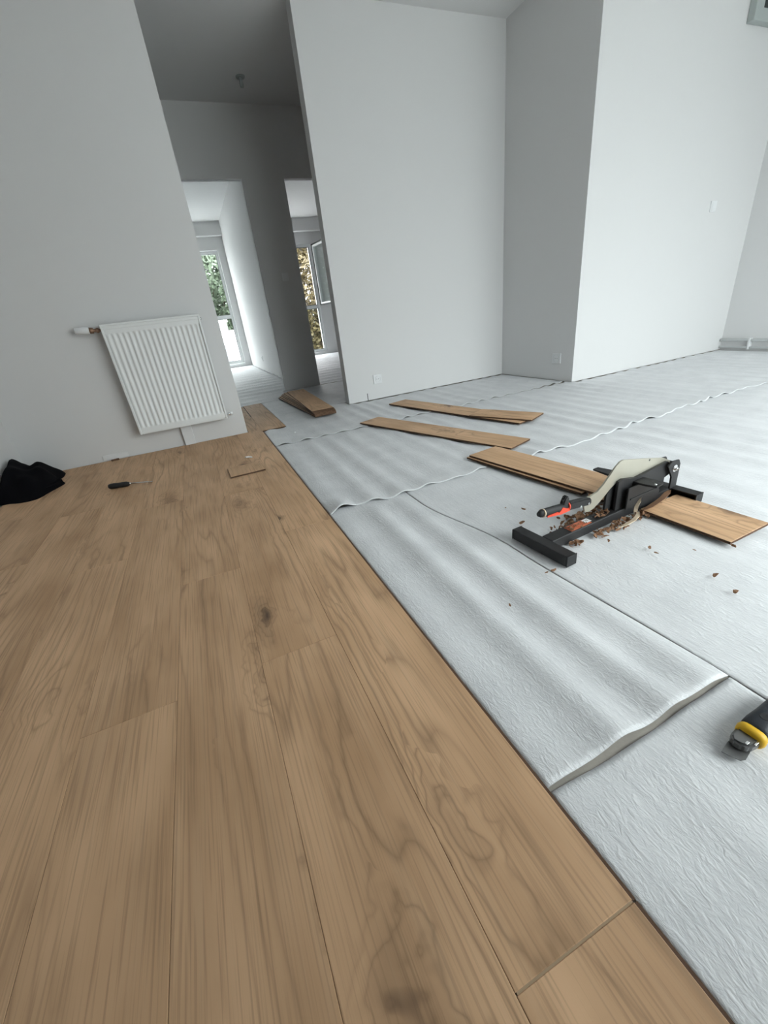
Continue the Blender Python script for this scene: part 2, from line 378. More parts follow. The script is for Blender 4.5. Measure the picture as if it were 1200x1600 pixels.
# ------------------------------------------------------------------ underlay sheets
def wav(x, y, sc=1.):
    ph = 2*PI*x/.138 + 1.1*math.sin(x*4.3+.6) + .5*math.sin(x*9.1) + .35*math.sin(y*1.7+x)
    a = .5+.5*math.cos(ph)
    return a**1.25*(.72+.28*math.sin(x*7.7+2.+y*.8))
def smooth(t): t = max(0, min(1, t)); return t*t*(3-2*t)
def lin(a, b, n): return [a+(b-a)*i/n for i in range(n+1)]
def sheet(name, xs, vs, y0, y1, zf, label, th=.0019):
    vf = []; nx, nv = len(xs), len(vs)
    for top in (1, 0):
        for x in xs:
            a, b = y0(x), y1(x)
            for v in vs:
                y = a+(b-a)*v; z = zf(x, y, y-a, b-y)
                vf.append((x, y, z if top else z-th))
    def I(i, j, t): return t*nx*nv+i*nv+j
    F = []
    for i in range(nx-1):
        for j in range(nv-1):
            F.append((I(i, j, 0), I(i+1, j, 0), I(i+1, j+1, 0), I(i, j+1, 0))); F.append((I(i, j, 1), I(i, j+1, 1), I(i+1, j+1, 1), I(i+1, j, 1)))
    for i in range(nx-1):
        F.append((I(i, 0, 0), I(i, 0, 1), I(i+1, 0, 1), I(i+1, 0, 0))); F.append((I(i, nv-1, 0), I(i+1, nv-1, 0), I(i+1, nv-1, 1), I(i, nv-1, 1)))
    for j in range(nv-1):
        F.append((I(0, j, 0), I(0, j+1, 0), I(0, j+1, 1), I(0, j, 1))); F.append((I(nx-1, j, 0), I(nx-1, j, 1), I(nx-1, j+1, 1), I(nx-1, j+1, 0)))
    me = bpy.data.meshes.new(name); me.from_pydata(vf, [], F); me.update()
    o = link(name, me, 'fleece', smooth=False)
    me.polygons.foreach_set('use_smooth', [i < 2*(nx-1)*(nv-1) for i in range(len(me.polygons))])
    return tag(o, label, 'underlay')
ZB = FZ+.0036
X0 = S4X+.0085
def edge_v(n, e=.06):   # denser towards both ends
    return sorted(set([0, .01, .025, .05, .08, .92, .95, .975, .99, 1]+lin(.1, .9, n)))
def l3(y): return .80+(.83-.80)*smooth((.9-y)/.6) - .08*smooth((y-.95)/.5)
# sheet under the plank edge, between the two cut lines
def grid_sheet(name, us, vs, fx, fy, zf, label, th=.0019):
    """fx(u,v), fy(u,v) give the plan position"""
    vf = []; nx, nv = len(us), len(vs)
    for t in (0, 1):
        for u in us:
            for v in vs:
                x, y = fx(u, v), fy(u, v); vf.append((x, y, zf(x, y, u, v)-t*th))
    def I(i, j, t): return t*nx*nv+i*nv+j
    F = []
    for i in range(nx-1):
        for j in range(nv-1): F.append((I(i, j, 0), I(i+1, j, 0), I(i+1, j+1, 0), I(i, j+1, 0)))
    for i in range(nx-1):
        for j in range(nv-1): F.append((I(i, j, 1), I(i, j+1, 1), I(i+1, j+1, 1), I(i+1, j, 1)))
    ns = len(F)
    for i in range(nx-1):
        F.append((I(i, 0, 0), I(i, 0, 1), I(i+1, 0, 1), I(i+1, 0, 0))); F.append((I(i, nv-1, 0), I(i+1, nv-1, 0), I(i+1, nv-1, 1), I(i, nv-1, 1)))
    for j in range(nv-1):
        F.append((I(0, j, 0), I(0, j+1, 0), I(0, j+1, 1), I(0, j, 1))); F.append((I(nx-1, j, 0), I(nx-1, j, 1), I(nx-1, j+1, 1), I(nx-1, j+1, 0)))
    me = bpy.data.meshes.new(name); me.from_pydata(vf, [], F); me.update()
    o = link(name, me, 'fleece'); me.polygons.foreach_set('use_smooth', [i < ns for i in range(len(me.polygons))])
    return tag(o, label, 'underlay')
def z_s3(x, y, u, v):
    # broad folds running away from the camera; lifted near edge
    A = .014*math.sin(PI*min(1, max(0, u)))**.5*(1-.75*smooth((v-.8)/.2)) if 0 < u < 1 else 0
    z = ZB + A*wav(x*1.02+.02, y)
    lift = smooth((.12-v)/.12)
    z += lift*(.0015+.012*math.exp(-((u-.80)/.13)**2)+.006*math.exp(-((u-.35)/.16)**2))
    return z
grid_sheet('underlay_sheet', lin(0, 1, 56), edge_v(26), lambda u, v: X0+(l3(.305+1.32*v)-.002-X0)*u,
           lambda u, v: .306+1.318*v, z_s3, 'narrow fleece underlay panel beside the finished planks, its near edge lifted over a gap')
grid_sheet('underlay_sheet', lin(0, 1, 56), edge_v(24), lambda u, v: X0+(l3(WY+.01+(.296-WY)*v)-.002-X0)*u,
           lambda u, v: WY+.01+(.2985-.004*math.sin(u*5)-WY-.01)*v, lambda x, y, u, v: ZB+.004*wav(x, y)*math.sin(PI*u)*(1-.8*smooth((v-.93)/.07))+.0012*smooth((v-.97)/.03)*math.sin(u*21),
           'crinkled fleece underlay panel in the near corner, below the gap')
def s2y0(x): return 1.583+.010*math.sin(x*6+.5)+.008*math.sin(x*17)+.03*smooth((x-1.8)/.6)+.06*smooth((x-2.4)/.4) - .02*smooth((.5-x)/.15)
def z_s5(x, y, u, v):
    e = smooth((x-l3(y))/.10)
    far = smooth((x-1.2)/1.2)
    return ZB + .0009*smooth((.03-(x-l3(y)))/.03) + (.0022+.013*far)*e*wav(x, y)*(1-.75*smooth((y-s2y0(x)+.16)/.14)) 
nxs = 300
grid_sheet('underlay_sheet', [ (i/nxs)**1.1 for i in range(nxs+1)], edge_v(30), lambda u, v: l3(.05+1.575*v)+.0015+(XE-.01-l3(.05+1.575*v))*u,
           lambda u, v: .05+(s2y0(.8+4.2*u)+.035-.05)*v, z_s5, 'wide fleece underlay sheet beneath the laminate cutter, strewn with wood chips')
grid_sheet('underlay_sheet', lin(0, 1, 200), edge_v(14), lambda u, v: .833+(XE-.01-.833)*u,
           lambda u, v: WY+.01+(.046-WY-.01)*v, lambda x, y, u, v: ZB+.003*wav(x, y), 'fleece underlay sheet at the right behind the utility knife')
# S2: lies over the two sheets before it with a wavy lifted edge
def z_s2(x, y, u, v):
    near = smooth((1.70-y)/.10); far = smooth((y-2.80)/.08)
    A = .010+.006*near+.004*smooth((x-1.5)/1.)+.0015*smooth((x-2.2)/.8)-.0045*far
    A *= smooth((x-X0+.02)/.05)
    z = ZB+.0036*smooth((1.80-y)/.16) + A*wav(x, y)
    z += .017*math.exp(-((x-.415)/.05)**2)*smooth((1.76-y)/.17)
    return z
def s2y1(x): return 2.885 if x < 2.985 else YD-.006
sx = [X0+(XE-.01-X0)*(i/330) for i in range(331)]+[2.984, 2.986]; sx.sort()
grid_sheet('underlay_sheet', sx, edge_v(26), lambda u, v: u, lambda u, v: s2y0(u)+(s2y1(u)-s2y0(u))*v,
           lambda x, y, u, v: z_s2(x, y, u, v), 'wide rippled fleece underlay sheet with a wavy curled edge under the loose planks')
def z_s1(x, y, u, v):
    near = smooth((2.95-y)/.08)
    return ZB+.0036*smooth((3.0-y)/.12)+(.009+.005*near)*wav(x, y)*smooth((x-X0+.02)/.05)
def s1y0(x): return (2.872+.008*math.sin(x*9)+.03*smooth((x-2.2)/.6)) if x > .54 else 2.872+.008*math.sin(x*9)
sx = [X0+(2.99-X0)*(i/210) for i in range(211)]+[.536, .5375, 1.2205, 1.2215]; sx.sort()
def s1y1(x): return 3.41 if x < .537 else (3.975 if x < 1.221 else YB-.006)
grid_sheet('underlay_sheet', sx, edge_v(20), lambda u, v: u, lambda u, v: s1y0(u)+(s1y1(u)-s1y0(u))*v,
           lambda x, y, u, v: z_s1(x, y, u, v), 'fleece underlay sheet at the foot of the middle wall and the hall opening')
def wavy(x, y): 
    return (.5+.5*math.cos(2*PI*y/.33+.9*math.sin(y*2.1)+.25*math.sin(x*3)))**2
sx = lin(.5375, 3.09, 120)
grid_sheet('underlay_sheet', sx, edge_v(26), lambda u, v: u, lambda u, v: (3.962 if u < 1.224 else 3.9)+(5.40-(3.962 if u < 1.224 else 3.9))*v,
           lambda x, y, u, v: ZB+.003+.004*wav(x, y), 'flat fleece underlay sheet inside the dim hall under the plank stack')
grid_sheet('underlay_sheet', lin(-1.39, .92, 50), edge_v(40), lambda u, v: u, lambda u, v: 4.80+(5.43-4.80)*v if True else 0,
           lambda x, y, u, v: ZB+.0066+.009*wavy(x, y)*smooth((.92-x)/.05) if x < .53 else ZB+.0075+.009*wavy(x, y)*smooth((.92-x)/.05), 'rippled fleece underlay sheet at the left doorway of the hall')
grid_sheet('underlay_sheet', lin(-1.39, 1.165, 40), lin(0, 1, 330), lambda u, v: u, lambda u, v: 5.47+(10.385-5.47)*v,
           lambda x, y, u, v: ZB+.016*wavy(x, y), 'brightly lit rippled fleece underlay covering the left back room')
grid_sheet('underlay_sheet', lin(1.25, 4.19, 40), lin(0, 1, 330), lambda u, v: u, lambda u, v: 5.47+(10.385-5.47)*v,
           lambda x, y, u, v: ZB+.016*wavy(x, y), 'rippled fleece underlay covering the right back room')

# ------------------------------------------------------------------ loose planks
def loose(p, q, z, label, group=None, L=None, Wd=.193, T=.0095, tilt=0, name='laminate_plank'):
    """p, q: midpoints of the two short ends in plan"""
    p, q = Vector(p), Vector(q); d = q-p; Ln = L or d.length; m = (p+q)/2
    o = link(name, plank_mesh(Ln, Wd, T), None, None, (m.x, m.y, z), (tilt, 0, math.atan2(d.y, d.x)-PI/2))
    return tag(o, label, 'plank', group)
zs = .0055
loose((1.555, 3.42), (1.88-.005, 2.09), zs, 'long oak laminate plank on the underlay nearest the middle wall, partly under a shorter board')
loose((1.752, 2.50), (1.945, 2.085), zs+.0096, 'short oak laminate board lying crosswise on top of the far loose plank')
loose((1.105, 2.985), (1.515, 1.742), zs, 'single long oak laminate plank between the far plank and the one feeding the cutter')
c1, c2 = (1.272, 1.758), (1.378, 1.04)
loose(c1, c2, zs+.0105, 'oak laminate plank lying on another plank, its end under the cutter', 'planks feeding the cutter')
loose((1.262, 1.765), (1.355, 1.10), zs, 'lower oak laminate plank hidden beneath the one feeding the cutter')
loose((1.405, .872), (1.413, .587), zs+.001, 'short cut-off oak laminate board on the right of the cutter', L=.287, Wd=.200)
loose((1.258, 1.055), (1.30, 1.0), zs, 'tiny dark offcut of plank poking from under the plank at the left of the cutter', Wd=.05, name='plank_offcut')
# stack in the hall
base = [((.835, 4.91), (.905, 3.43)), ((.85, 4.90), (.905, 3.44)), ((.87, 4.885), (.90, 3.455)), ((.885, 4.87), (.895, 3.465)), ((.905, 4.85), (.888, 3.475)), ((.94, 4.82), (.878, 3.485))]
lab = ['bottom plank of the fanned stack in the hall, furthest left at its far end', 'second plank from the bottom of the fanned hall stack', 'third plank from the bottom of the fanned hall stack',
       'third plank from the top of the fanned hall stack', 'plank just under the top one of the fanned hall stack', 'top oak laminate plank of the fanned stack in the hall']
for k, (a, b) in enumerate(base):
    loose(a, b, zs+.003+k*.0098, lab[k], 'stacked planks in the hall', L=1.36)
pc = loose((.092+.012, 2.555), (.098, 2.372), PT+.0003, 'small square oak laminate offcut lying on the finished planks', Wd=.196, name='plank_offcut')
pc.rotation_euler.z += .05
# little spacers at the wall
tag(boxo('wall_spacer', (-.025, -.009, 0), (.025, .009, .010), 'hdf', None, .001, loc=(-.725, 3.440, PT), rot=(0, 0, .3)), 'small brown wooden wedge at the wall left of the radiator', 'spacer')
tag(boxo('wall_spacer', (-.022, -.009, 0), (.022, .009, .012), 'hdf', None, .001, loc=(-1.095, 3.447, PT), rot=(0, 0, .2)), 'small brown wooden wedge at the wall behind the black cloth heap', 'spacer')
# white curled shaving and lump
bm = bmesh.new(); tube(bm, [(.020*math.cos(a), .014*math.sin(a), .004+.004*a) for a in lin(.3, 4.0, 14)], [.0015]+[.0045]*12+[.0015, .001], 8)
tag(fin('plastic_shaving', bm, 'plastic', loc=(.146, 2.685, PT), smooth=True), 'small white curled shaving on the planks behind the square offcut', 'shaving')
bm = bmesh.new(); bmesh.ops.create_icosphere(bm, subdivisions=2, radius=.009)
for v in bm.verts: v.co *= 1+.3*math.sin(v.co.x*900+v.co.z*500); v.co.z *= .7
tag(fin('plastic_crumb', bm, 'plastic', loc=(.546, 3.13, .006)), 'tiny white crumb on the underlay in front of the hall opening', 'crumb')

# ------------------------------------------------------------------ laminate cutter
K = empty('laminate_cutter', (.862, .872, .0), math.radians(4.5))
tag(K, 'black steel laminate cutter with a silver lever and orange grip, standing on the underlay', 'tool')
ft = empty('foot', (0, 0, 0)); ft.parent = K
bpy.data.objects.remove(ft)
def foot(u0, u1, v0, v1, z1):
    f = boxo('foot', (u0, v0+.004, 0), (u1, v1-.004, z1), 'black_steel', K, .003)
    for a, b in ((v0, v0+.004), (v1-.004, v1)): boxo('end_cap', (u0-.0008, a, -.0002), (u1+.0008, b, z1+.0006), 'black_rubber', f, .0015)
    return f
foot(-.024, .016, -.115, .112, .036)
# rear foot is an open channel
bm = bmesh.new()
box(bm, (.634, -.112, .032), (.674, .112, .036)); box(bm, (.670, -.112, 0), (.674, .112, .032)); box(bm, (.634, -.112, 0), (.670, .112, .004))
rf = fin('foot', bm, 'black_steel', K)
boxo('end_plate', (.632, -.117, 0), (.676, -.112, .0365), 'black_steel', rf, .001); boxo('end_plate', (.632, .112, 0), (.676, .117, .0365), 'black_steel', rf, .001)
boxo('base_beam', (.016, -.024, .001), (.634, .020, .0365), 'black_steel', K, .003)
st = boxo('label_sticker', (.108, -.020, .0365), (.205, .012, .0371), 'sticker', K); st['label'] = 'worn orange and white sticker on the beam'
bm = bmesh.new(); box(bm, (.188, -.012, .0371), (.214, .010, .0374)); fin('label_corner', bm, 'plastic', st)
near = [(.622, .036), (.662, .036), (.662, .128), (.650, .146), (.606, .150), (.585, .134), (.622, .085)]
for va, vb in ((-.028, -.022), (.018, .024)):
    bm = bmesh.new(); prism(bm, near, va, vb, 'y', .0012); fin('cheek_plate', bm, 'black_steel', K)
boxo('cheek_bridge', (.640, -.022, .126), (.658, .018, .132), 'black_steel', K, .001)
bm = bmesh.new(); tube(bm, [(.628, -.0285, .118), (.628, -.0305, .118)], .0135, 20); wsh = fin('washer', bm, 'zinc', K)
bm = bmesh.new(); tube(bm, [(.628, -.0305, .118), (.628, -.037, .118)], .0075, 6); tube(bm, [(.628, -.037, .118), (.628, -.046, .118)], .0035, 10); fin('pivot_bolt', bm, 'chrome', K)
bm = bmesh.new(); tube(bm, [(.628, .0245, .118), (.628, .034, .118)], .0095, 6); fin('pivot_nut', bm, 'zinc', K)
# lever: one shaped vertical steel plate
lev = [(.640, .118), (.636, .140), (.590, .162), (.470, .190), (.355, .2155), (.338, .2125), (.320, .201), (.298, .180), (.268, .152), (.240, .133), (.205, .126), (.130, .128), (.128, .112),
       (.178, .104), (.186, .076), (.205, .070), (.228, .074), (.250, .086), (.278, .105), (.308, .127), (.352, .150), (.425, .133), (.520, .140), (.600, .112)]
bm = bmesh.new(); prism(bm, lev, -.003, .003, 'y', .0008)
lp = fin('lever_plate', bm, 'steel', K); lp['label'] = 'silver cranked steel lever plate'
bm = bmesh.new(); tube(bm, [(.505, -.0032, .176), (.505, -.0036, .176)], .004, 10); fin('lever_hole', bm, 'dark', lp)
# grip
g = bmesh.new()
tube(g, [(-.030, 0, .138), (-.020, 0, .138), (.01, 0, .134), (.05, 0, .130), (.092, 0, .1265)], [.007, .0125, .0145, .0145, .0145], 14)
for v in g.verts: v.co.y *= .8
grip = fin('grip', g, 'black_rubber', K, smooth=False)
bm = bmesh.new(); prism(bm, [(.096, .113), (.200, .100), (.206, .108), (.204, .122), (.196, .127), (.102, .139)], -.0105, .0105, 'y', .003)
sleeve = fin('grip_sleeve', bm, 'black_rubber', K)
bm = bmesh.new(); prism(bm, [(.070, .138), (.078, .158), (.084, .166), (.092, .166), (.098, .158), (.100, .134)], -.008, .008, 'y', .003); fin('grip_guard', bm, 'black_rubber', grip)
bm = bmesh.new(); prism(bm, [(.000, .1215), (.000, .127), (.042, .127), (.052, .121), (.066, .135), (.088, .124), (.098, .1285), (.100, .113), (.060, .113)], -.0125, -.009, 'y', .0008)
rd = fin('grip_insert', bm, 'red', grip); rd['label'] = 'orange red insert along the grip'
bm = bmesh.new(); tube(bm, [(.0945, 0, .1265), (.099, 0, .126)], .0150, 14); fin('grip_ring', bm, 'red', grip)
bm = bmesh.new(); tube(bm, [(-.013, 0, .137), (-.009, 0, .1365)], .0142, 14); fin('grip_ring', bm, 'chip_light', grip)
for u, z in ((.152, .110), (.190, .109)):
    bm = bmesh.new(); tube(bm, [(u, -.0105, z), (u, -.0125, z)], .0042, 10); fin('rivet', bm, 'chrome', sleeve)
# blade carrier under the lever
car = [(.330, .036), (.330, .146), (.352, .150), (.425, .1335), (.600, .148), (.640, .128), (.644, .104), (.622, .090), (.572, .079), (.520, .060), (.50, .036)]
bm = bmesh.new(); prism(bm, car, -.014, -.004, 'y', .001); fin('blade_carrier', bm, 'black_steel', K)
bm = bmesh.new(); prism(bm, [(.30, .036), (.30, .10), (.33, .143), (.42, .128), (.46, .09), (.46, .036)], .004, .012, 'y', .001); fin('blade_carrier', bm, 'black_rubber', K)
bm = bmesh.new(); prism(bm, [(.36, .037), (.36, .118), (.47, .118), (.545, .062), (.545, .037)], -.034, -.029, 'y', .001); fin('side_gusset', bm, 'black_steel', K)
bm = bmesh.new(); prism(bm, [(.36, .037), (.36, .118), (.47, .118), (.545, .062), (.545, .037)], .024, .029, 'y', .001); fin('side_gusset', bm, 'black_steel', K)
boxo('edge_rail', (.375, -.0375, .070), (.535, -.034, .076), 'black_rubber', K, .001, rot=(0, .0, 0))
bm = bmesh.new(); prism(bm, [(.418, .150), (.446, .150), (.462, .060), (.472, -.060), (.462, -.086), (.420, -.090), (.412, -.06), (.404, .060)], .1185, .1255, 'z', .0012)
cb = fin('cross_bar', bm, 'black_steel', K)
for u, v in ((.437, .128), (.445, -.062)):
    bm = bmesh.new(); tube(bm, [(u, v, .1256), (u, v, .1262)], .0048, 12); fin('bar_hole', bm, 'dark', cb)
bm = bmesh.new(); tube(bm, [(.430, -.079, .1225), (.430, -.079, .129)], .0042, 6); fin('bar_bolt', bm, 'zinc', cb)

# ------------------------------------------------------------------ wood chips
KM = Matrix.Translation((.862, .872, 0)) @ Matrix.Rotation(math.radians(4.5), 4, 'Z')
def flake(bm, c, s, seed):
    r = random.Random(seed); n = 7; Rm = Matrix.Rotation(r.uniform(0, 6.28), 3, 'Z') @ Matrix.Rotation(r.uniform(-.9, .9), 3, 'X') @ Matrix.Rotation(r.uniform(-.7, .7), 3, 'Y')
    top = []; bot = []
    for k in range(n):
        a = 2*PI*k/n; rr = s*r.uniform(.55, 1.)
        p = Vector((rr*math.cos(a)*1.5, rr*math.sin(a)*.75, s*.25*math.sin(a*2+seed)))
        top.append(bm.verts.new(Rm @ (p+Vector((0, 0, s*.12)))+Vector(c))); bot.append(bm.verts.new(Rm @ (p-Vector((0, 0, s*.12)))+Vector(c)))
    bm.faces.new(top); bm.faces.new(bot[::-1])
    for k in range(n): bm.faces.new((top[k], bot[k], bot[(k+1) % n], top[(k+1) % n]))
def pile(path, n, spread, zmax, s, label, seed):
    r = random.Random(seed); bm = bmesh.new()
    for i in range(n):
        t = r.random()*(len(path)-1); k = min(int(t), len(path)-2); a, b = Vector(path[k]), Vector(path[k+1]); p = a.lerp(b, t-k)
        g1, g2 = r.gauss(0, spread), r.gauss(0, spread)
        h = max(0, 1-(abs(g1)+abs(g2))/(2.5*spread))*zmax*r.random()
        w = KM @ Vector((p.x+g1, p.y+g2, p.z+.004+h)); flake(bm, w, s*r.uniform(.5, 1.3), seed*100+i)
    o = fin('wood_chips', bm, 'chip'); return tag(o, label, 'wood chips', kind='stuff')
pile([(.27, -.045, 0), (.35, -.055, 0), (.44, -.050, 0)], 60, .012, .022, .0085, 'heap of torn brown wood chips along the near side of the cutter beam', 3)
pile([(.21, .060, 0), (.29, .055, 0), (.36, .05, 0)], 80, .020, .03, .009, 'heap of brown wood chips behind the cutter beam under the lever', 4)
pile([(.12, .055, 0), (.20, .05, 0)], 30, .012, .01, .007, 'scatter of brown chips behind the beam under the orange grip', 5)
pile([(.24, -.005, .037), (.31, .0, .037)], 16, .008, .01, .008, 'wood chips lying on top of the cutter beam', 6)
pile([(.105, -.008, .037), (.19, -.008, .037)], 34, .007, .004, .0045, 'reddish wood crumbs covering the sticker on the beam', 7)
pile([(.195, -.048, 0), (.235, -.052, 0)], 24, .010, .014, .0095, 'clump of wood chips on the near side of the beam, middle of its length', 8)
pile([(.105, -.042, 0), (.125, -.045, 0)], 14, .008, .010, .0095, 'clump of wood chips beside the beam close to the black foot', 9)
pile([(.42, -.050, 0), (.50, -.046, 0), (.58, -.044, 0)], 34, .006, .018, .008, 'torn fibres along the cut edge of the short board', 10)
def curl(name, pts, w, label, m='chip_light'):
    bm = bmesh.new(); P = [KM @ Vector(p) for p in pts]; a = []
    for i, p in enumerate(P):
        t = (P[min(i+1, len(P)-1)]-P[max(i-1, 0)]).normalized(); s = t.cross(Vector((0, 0, 1))).normalized()
        ww = w*(.5 if i in (0, len(P)-1) else 1)
        a.append([bm.verts.new(p+s*ww+Vector((0, 0, .004))), bm.verts.new(p-s*ww), bm.verts.new(p-s*ww-Vector((0, 0, .0025))), bm.verts.new(p+s*ww+Vector((0, 0, .0015)))])
    for q, r_ in zip(a, a[1:]):
        for k in range(4): bm.faces.new((q[k], q[(k+1) % 4], r_[(k+1) % 4], r_[k]))
    bm.faces.new(a[0]); bm.faces.new(a[-1][::-1])
    return tag(fin(name, bm, m), label, 'wood splinter')
curl('wood_splinter', [(.27, -.070, .012), (.30, -.078, .018), (.335, -.080, .023), (.365, -.074, .027), (.388, -.062, .030)], .007, 'long pale splinter bowed beside the middle of the cutter beam')
curl('wood_splinter', [(.395, -.048, .012), (.402, -.044, .024), (.410, -.040, .038), (.424, -.038, .052), (.432, -.036, .060)], .006, 'pale splinter standing upright against the cutter beside the short board')
curl('wood_splinter', [(.43, -.052, .018), (.46, -.056, .024), (.50, -.056, .029), (.54, -.052, .033), (.58, -.044, .038), (.60, -.040, .041)], .010, 'long brown splinter curving along the cut end of the short board', 'chip')
chips = [((1.003, 1.126), .011, 'in front of the orange grip tip, nearest the lever end'), ((.957, 1.175), .007, 'far left of the cutter, alone on the underlay'), ((.803, .763), .011, 'lying across the seam line in front of the black foot'),
         ((.909, .790), .010, 'touching the near end of the black foot'), ((.778, .765), .006, 'just left of the seam line near the black foot'), ((1.122, .697), .010, 'right of the cutter, farther of a close pair'), ((1.112, .668), .008, 'right of the cutter, nearer of a close pair'),
         ((1.133, .516), .011, 'below the short board, farther of two lone chips'), ((1.103, .449), .012, 'nearest to the right edge of the picture below the short board'), ((1.318, .575), .013, 'tucked at the near edge of the short board'),
         ((.593, .703), .006, 'alone on the ripples of the narrow panel'), ((1.06, .792), .009, 'beside the beam between two clumps'), ((.925, 1.045), .016, 'directly under the tip of the orange grip'), ((.86, 1.0), .006, 'behind the far end of the black foot'),
         ((1.21, .62), .006, 'on the bare underlay between the short board and the pair of chips'), ((.94, .83), .008, 'close to the beam and the black foot joint'), ((.90, .985), .007, 'between the grip and the black foot')]
for i, ((x, y), s, w) in enumerate(chips):
    bm = bmesh.new(); flake(bm, (0, 0, 0), s*.8, 500+i)
    for v in bm.verts: v.co.z *= .5
    tag(fin('wood_chip', bm, 'chip', loc=(x, y, .0055)), 'brown wood chip '+w, 'wood chip', 'scattered wood chips')

# ------------------------------------------------------------------ radiator
RX0, RX1, RZ0, RZ1, RYF, RYB = -.500, .108, .158, .882, 3.378, 3.445
RD = tag(empty('radiator', (-.196, YA-.05, 0)), 'white ribbed panel radiator hung on the left wall', 'radiator')
RD.location = (0, 0, 0)
nr = 18; px0, px1 = RX0+.012, RX1-.012
cols = lin(px0, px1, nr*8); rows = [RZ0+.01, RZ0+.04, RZ0+.045, RZ0+.052, RZ0+.060, RZ1-.075, RZ1-.067, RZ1-.06, RZ1-.055, RZ1-.03]
bm = bmesh.new(); G = []
for z in rows:
    e = smooth((z-(RZ0+.043))/.016)*smooth(((RZ1-.057)-z)/.016)
    row = []
    for x in cols:
        t = ((x-px0)/(px1-px0)*nr) % 1.0
        prof = smooth((abs(t-.5)-.18)/.14)      # 0 on the ridge, 1 in the groove
        row.append(bm.verts.new((x, RYF+.010*prof*e, z)))
    G.append(row)
for a, b in zip(G, G[1:]):
    for k in range(len(cols)-1): bm.faces.new((a[k], a[k+1], b[k+1], b[k])).smooth = True
fp = fin('front_panel', bm, 'white_metal', RD)
for a_, b_ in ((RX0, RX0+.013), (RX1-.013, RX1)): boxo('side_panel', (a_, RYF-.004, RZ0), (b_, RYB, RZ1-.012), 'white_metal', RD, .003)
boxo('edge_rim', (RX0+.013, RYF+.004, RZ0), (RX1-.013, RYF+.010, RZ0+.012), 'white_metal', RD, .002)
boxo('edge_rim', (RX0+.013, RYF-.003, RZ1-.032), (RX1-.013, RYF+.010, RZ1-.012), 'white_metal', RD, .003)
boxo('back_panel', (RX0+.013, RYB-.012, RZ0), (RX1-.013, RYB, RZ1-.03), 'white_metal', RD, .002)
bm = bmesh.new(); box(bm, (RX0, RYF-.004, RZ1-.012), (RX1, RYF+.006, RZ1), .002); box(bm, (RX0, RYB-.008, RZ1-.012), (RX1, RYB, RZ1), .002)
for x in lin(RX0, RX1-.004, 60): box(bm, (x, RYF+.006, RZ1-.010), (x+.004, RYB-.008, RZ1-.001))
fin('top_grille', bm, 'white_metal', RD)
for x_ in (-.40, -.02): boxo('wall_bracket', (x_, RYB, .25), (x_+.03, YA-.002, .8), 'white_metal', RD)
vy = 3.42
vb = tubeo('valve_body', [(RX0+.005, vy, .852), (RX0-.016, vy, .852), (RX0-.018, vy, .852), (RX0-.030, vy, .853), (RX0-.032, vy, .853), (RX0-.046, vy, .854), (RX0-.048, vy, .854), (RX0-.068, vy, .856)],
           [.008, .008, .015, .015, .010, .010, .017, .019], 'brass', RD)
tubeo('valve_tail', [(RX0-.036, vy, .854), (RX0-.036, YA-.0005, .854)], [.009, .009], 'brass', vb)
th = tubeo('thermostatic_head', [(RX0-.068, vy, .856), (RX0-.072, vy, .856), (RX0-.11, vy, .860), (RX0-.142, vy, .862), (RX0-.150, vy, .863), (RX0-.151, vy, .863)],
           [.016, .022, .0225, .020, .016, .002], 'plastic', RD, 24)
lk = tubeo('lockshield_valve', [(RX1-.004, vy, .182), (RX1+.012, vy, .182), (RX1+.014, vy, .182), (RX1+.026, vy, .182)], [.006, .006, .011, .011], 'chrome', RD)
tubeo('valve_cap', [(RX1+.026, vy, .182), (RX1+.028, vy, .182), (RX1+.046, vy, .181)], [.008, .012, .011], 'plastic', lk)
bl = tubeo('bleed_plug', [(RX1-.002, vy, .852), (RX1+.010, vy, .852)], [.009, .008], 'chrome', RD)
tag(boxo('pipe_cover', (-.240, YA-.028, PT+.001), (-.165, YA-.0005, .175), 'plastic', None, .003), 'short white pipe cover rising from the floor under the radiator', 'pipe cover')
tag(boxo('wall_cover_strip', (-.80, YA-.007, PT+.006), (-.635, YA-.0005, .045), 'plastic', None, .001), 'low white strip at the foot of the wall left of the radiator', 'cover strip')

# ------------------------------------------------------------------ sockets, switches, ceiling point, corner box
def plate(name, loc, axis, w, h, label, cat, socket=True):
    """axis: 'y' faces -y, 'x' faces -x"""
    e = tag(empty(name, loc, 0 if axis == 'y' else -PI/2), label, cat)
    bm = bmesh.new(); box(bm, (-w/2, -.009, -h/2), (w/2, 0, h/2), .003); fin('cover_plate', bm, 'plastic', e)
    if socket:
        bm = bmesh.new(); tube(bm, [(0, -.0095, 0), (0, -.011, 0)], w*.29, 24); 
        ins = fin('socket_face', bm, 'plastic', e)
        bm = bmesh.new(); tube(bm, [(0, -.0095, 0), (0, -.0115, 0)], w*.32, 24, cap=False); tube(bm, [(0, -.0112, 0), (0, -.0095, 0)], w*.27, 24, cap=False); fin('socket_rim', bm, 'grille', ins)
        for s in (-1, 1):
            bm = bmesh.new(); tube(bm, [(s*w*.11, -.0108, 0), (s*w*.11, -.0116, 0)], .003, 8); fin('pin_hole', bm, 'dark', ins)
    else:
        boxo('rocker', (-w*.33, -.0125, -h*.36), (w*.33, -.009, h*.36), 'plastic', e, .001)
    return e
plate('wall_socket', (1.537, YB, .185), 'y', .086, .086, 'white wall socket low on the middle wall near the hall opening', 'socket')
plate('wall_socket', (XC, 3.012, .195), 'x', .10, .086, 'pale wall socket on the shaded recess wall beside its corner', 'socket')
plate('light_switch', (4.478, YD, 1.248), 'y', .075, .08, 'white light switch on the bright right wall', 'switch', False)
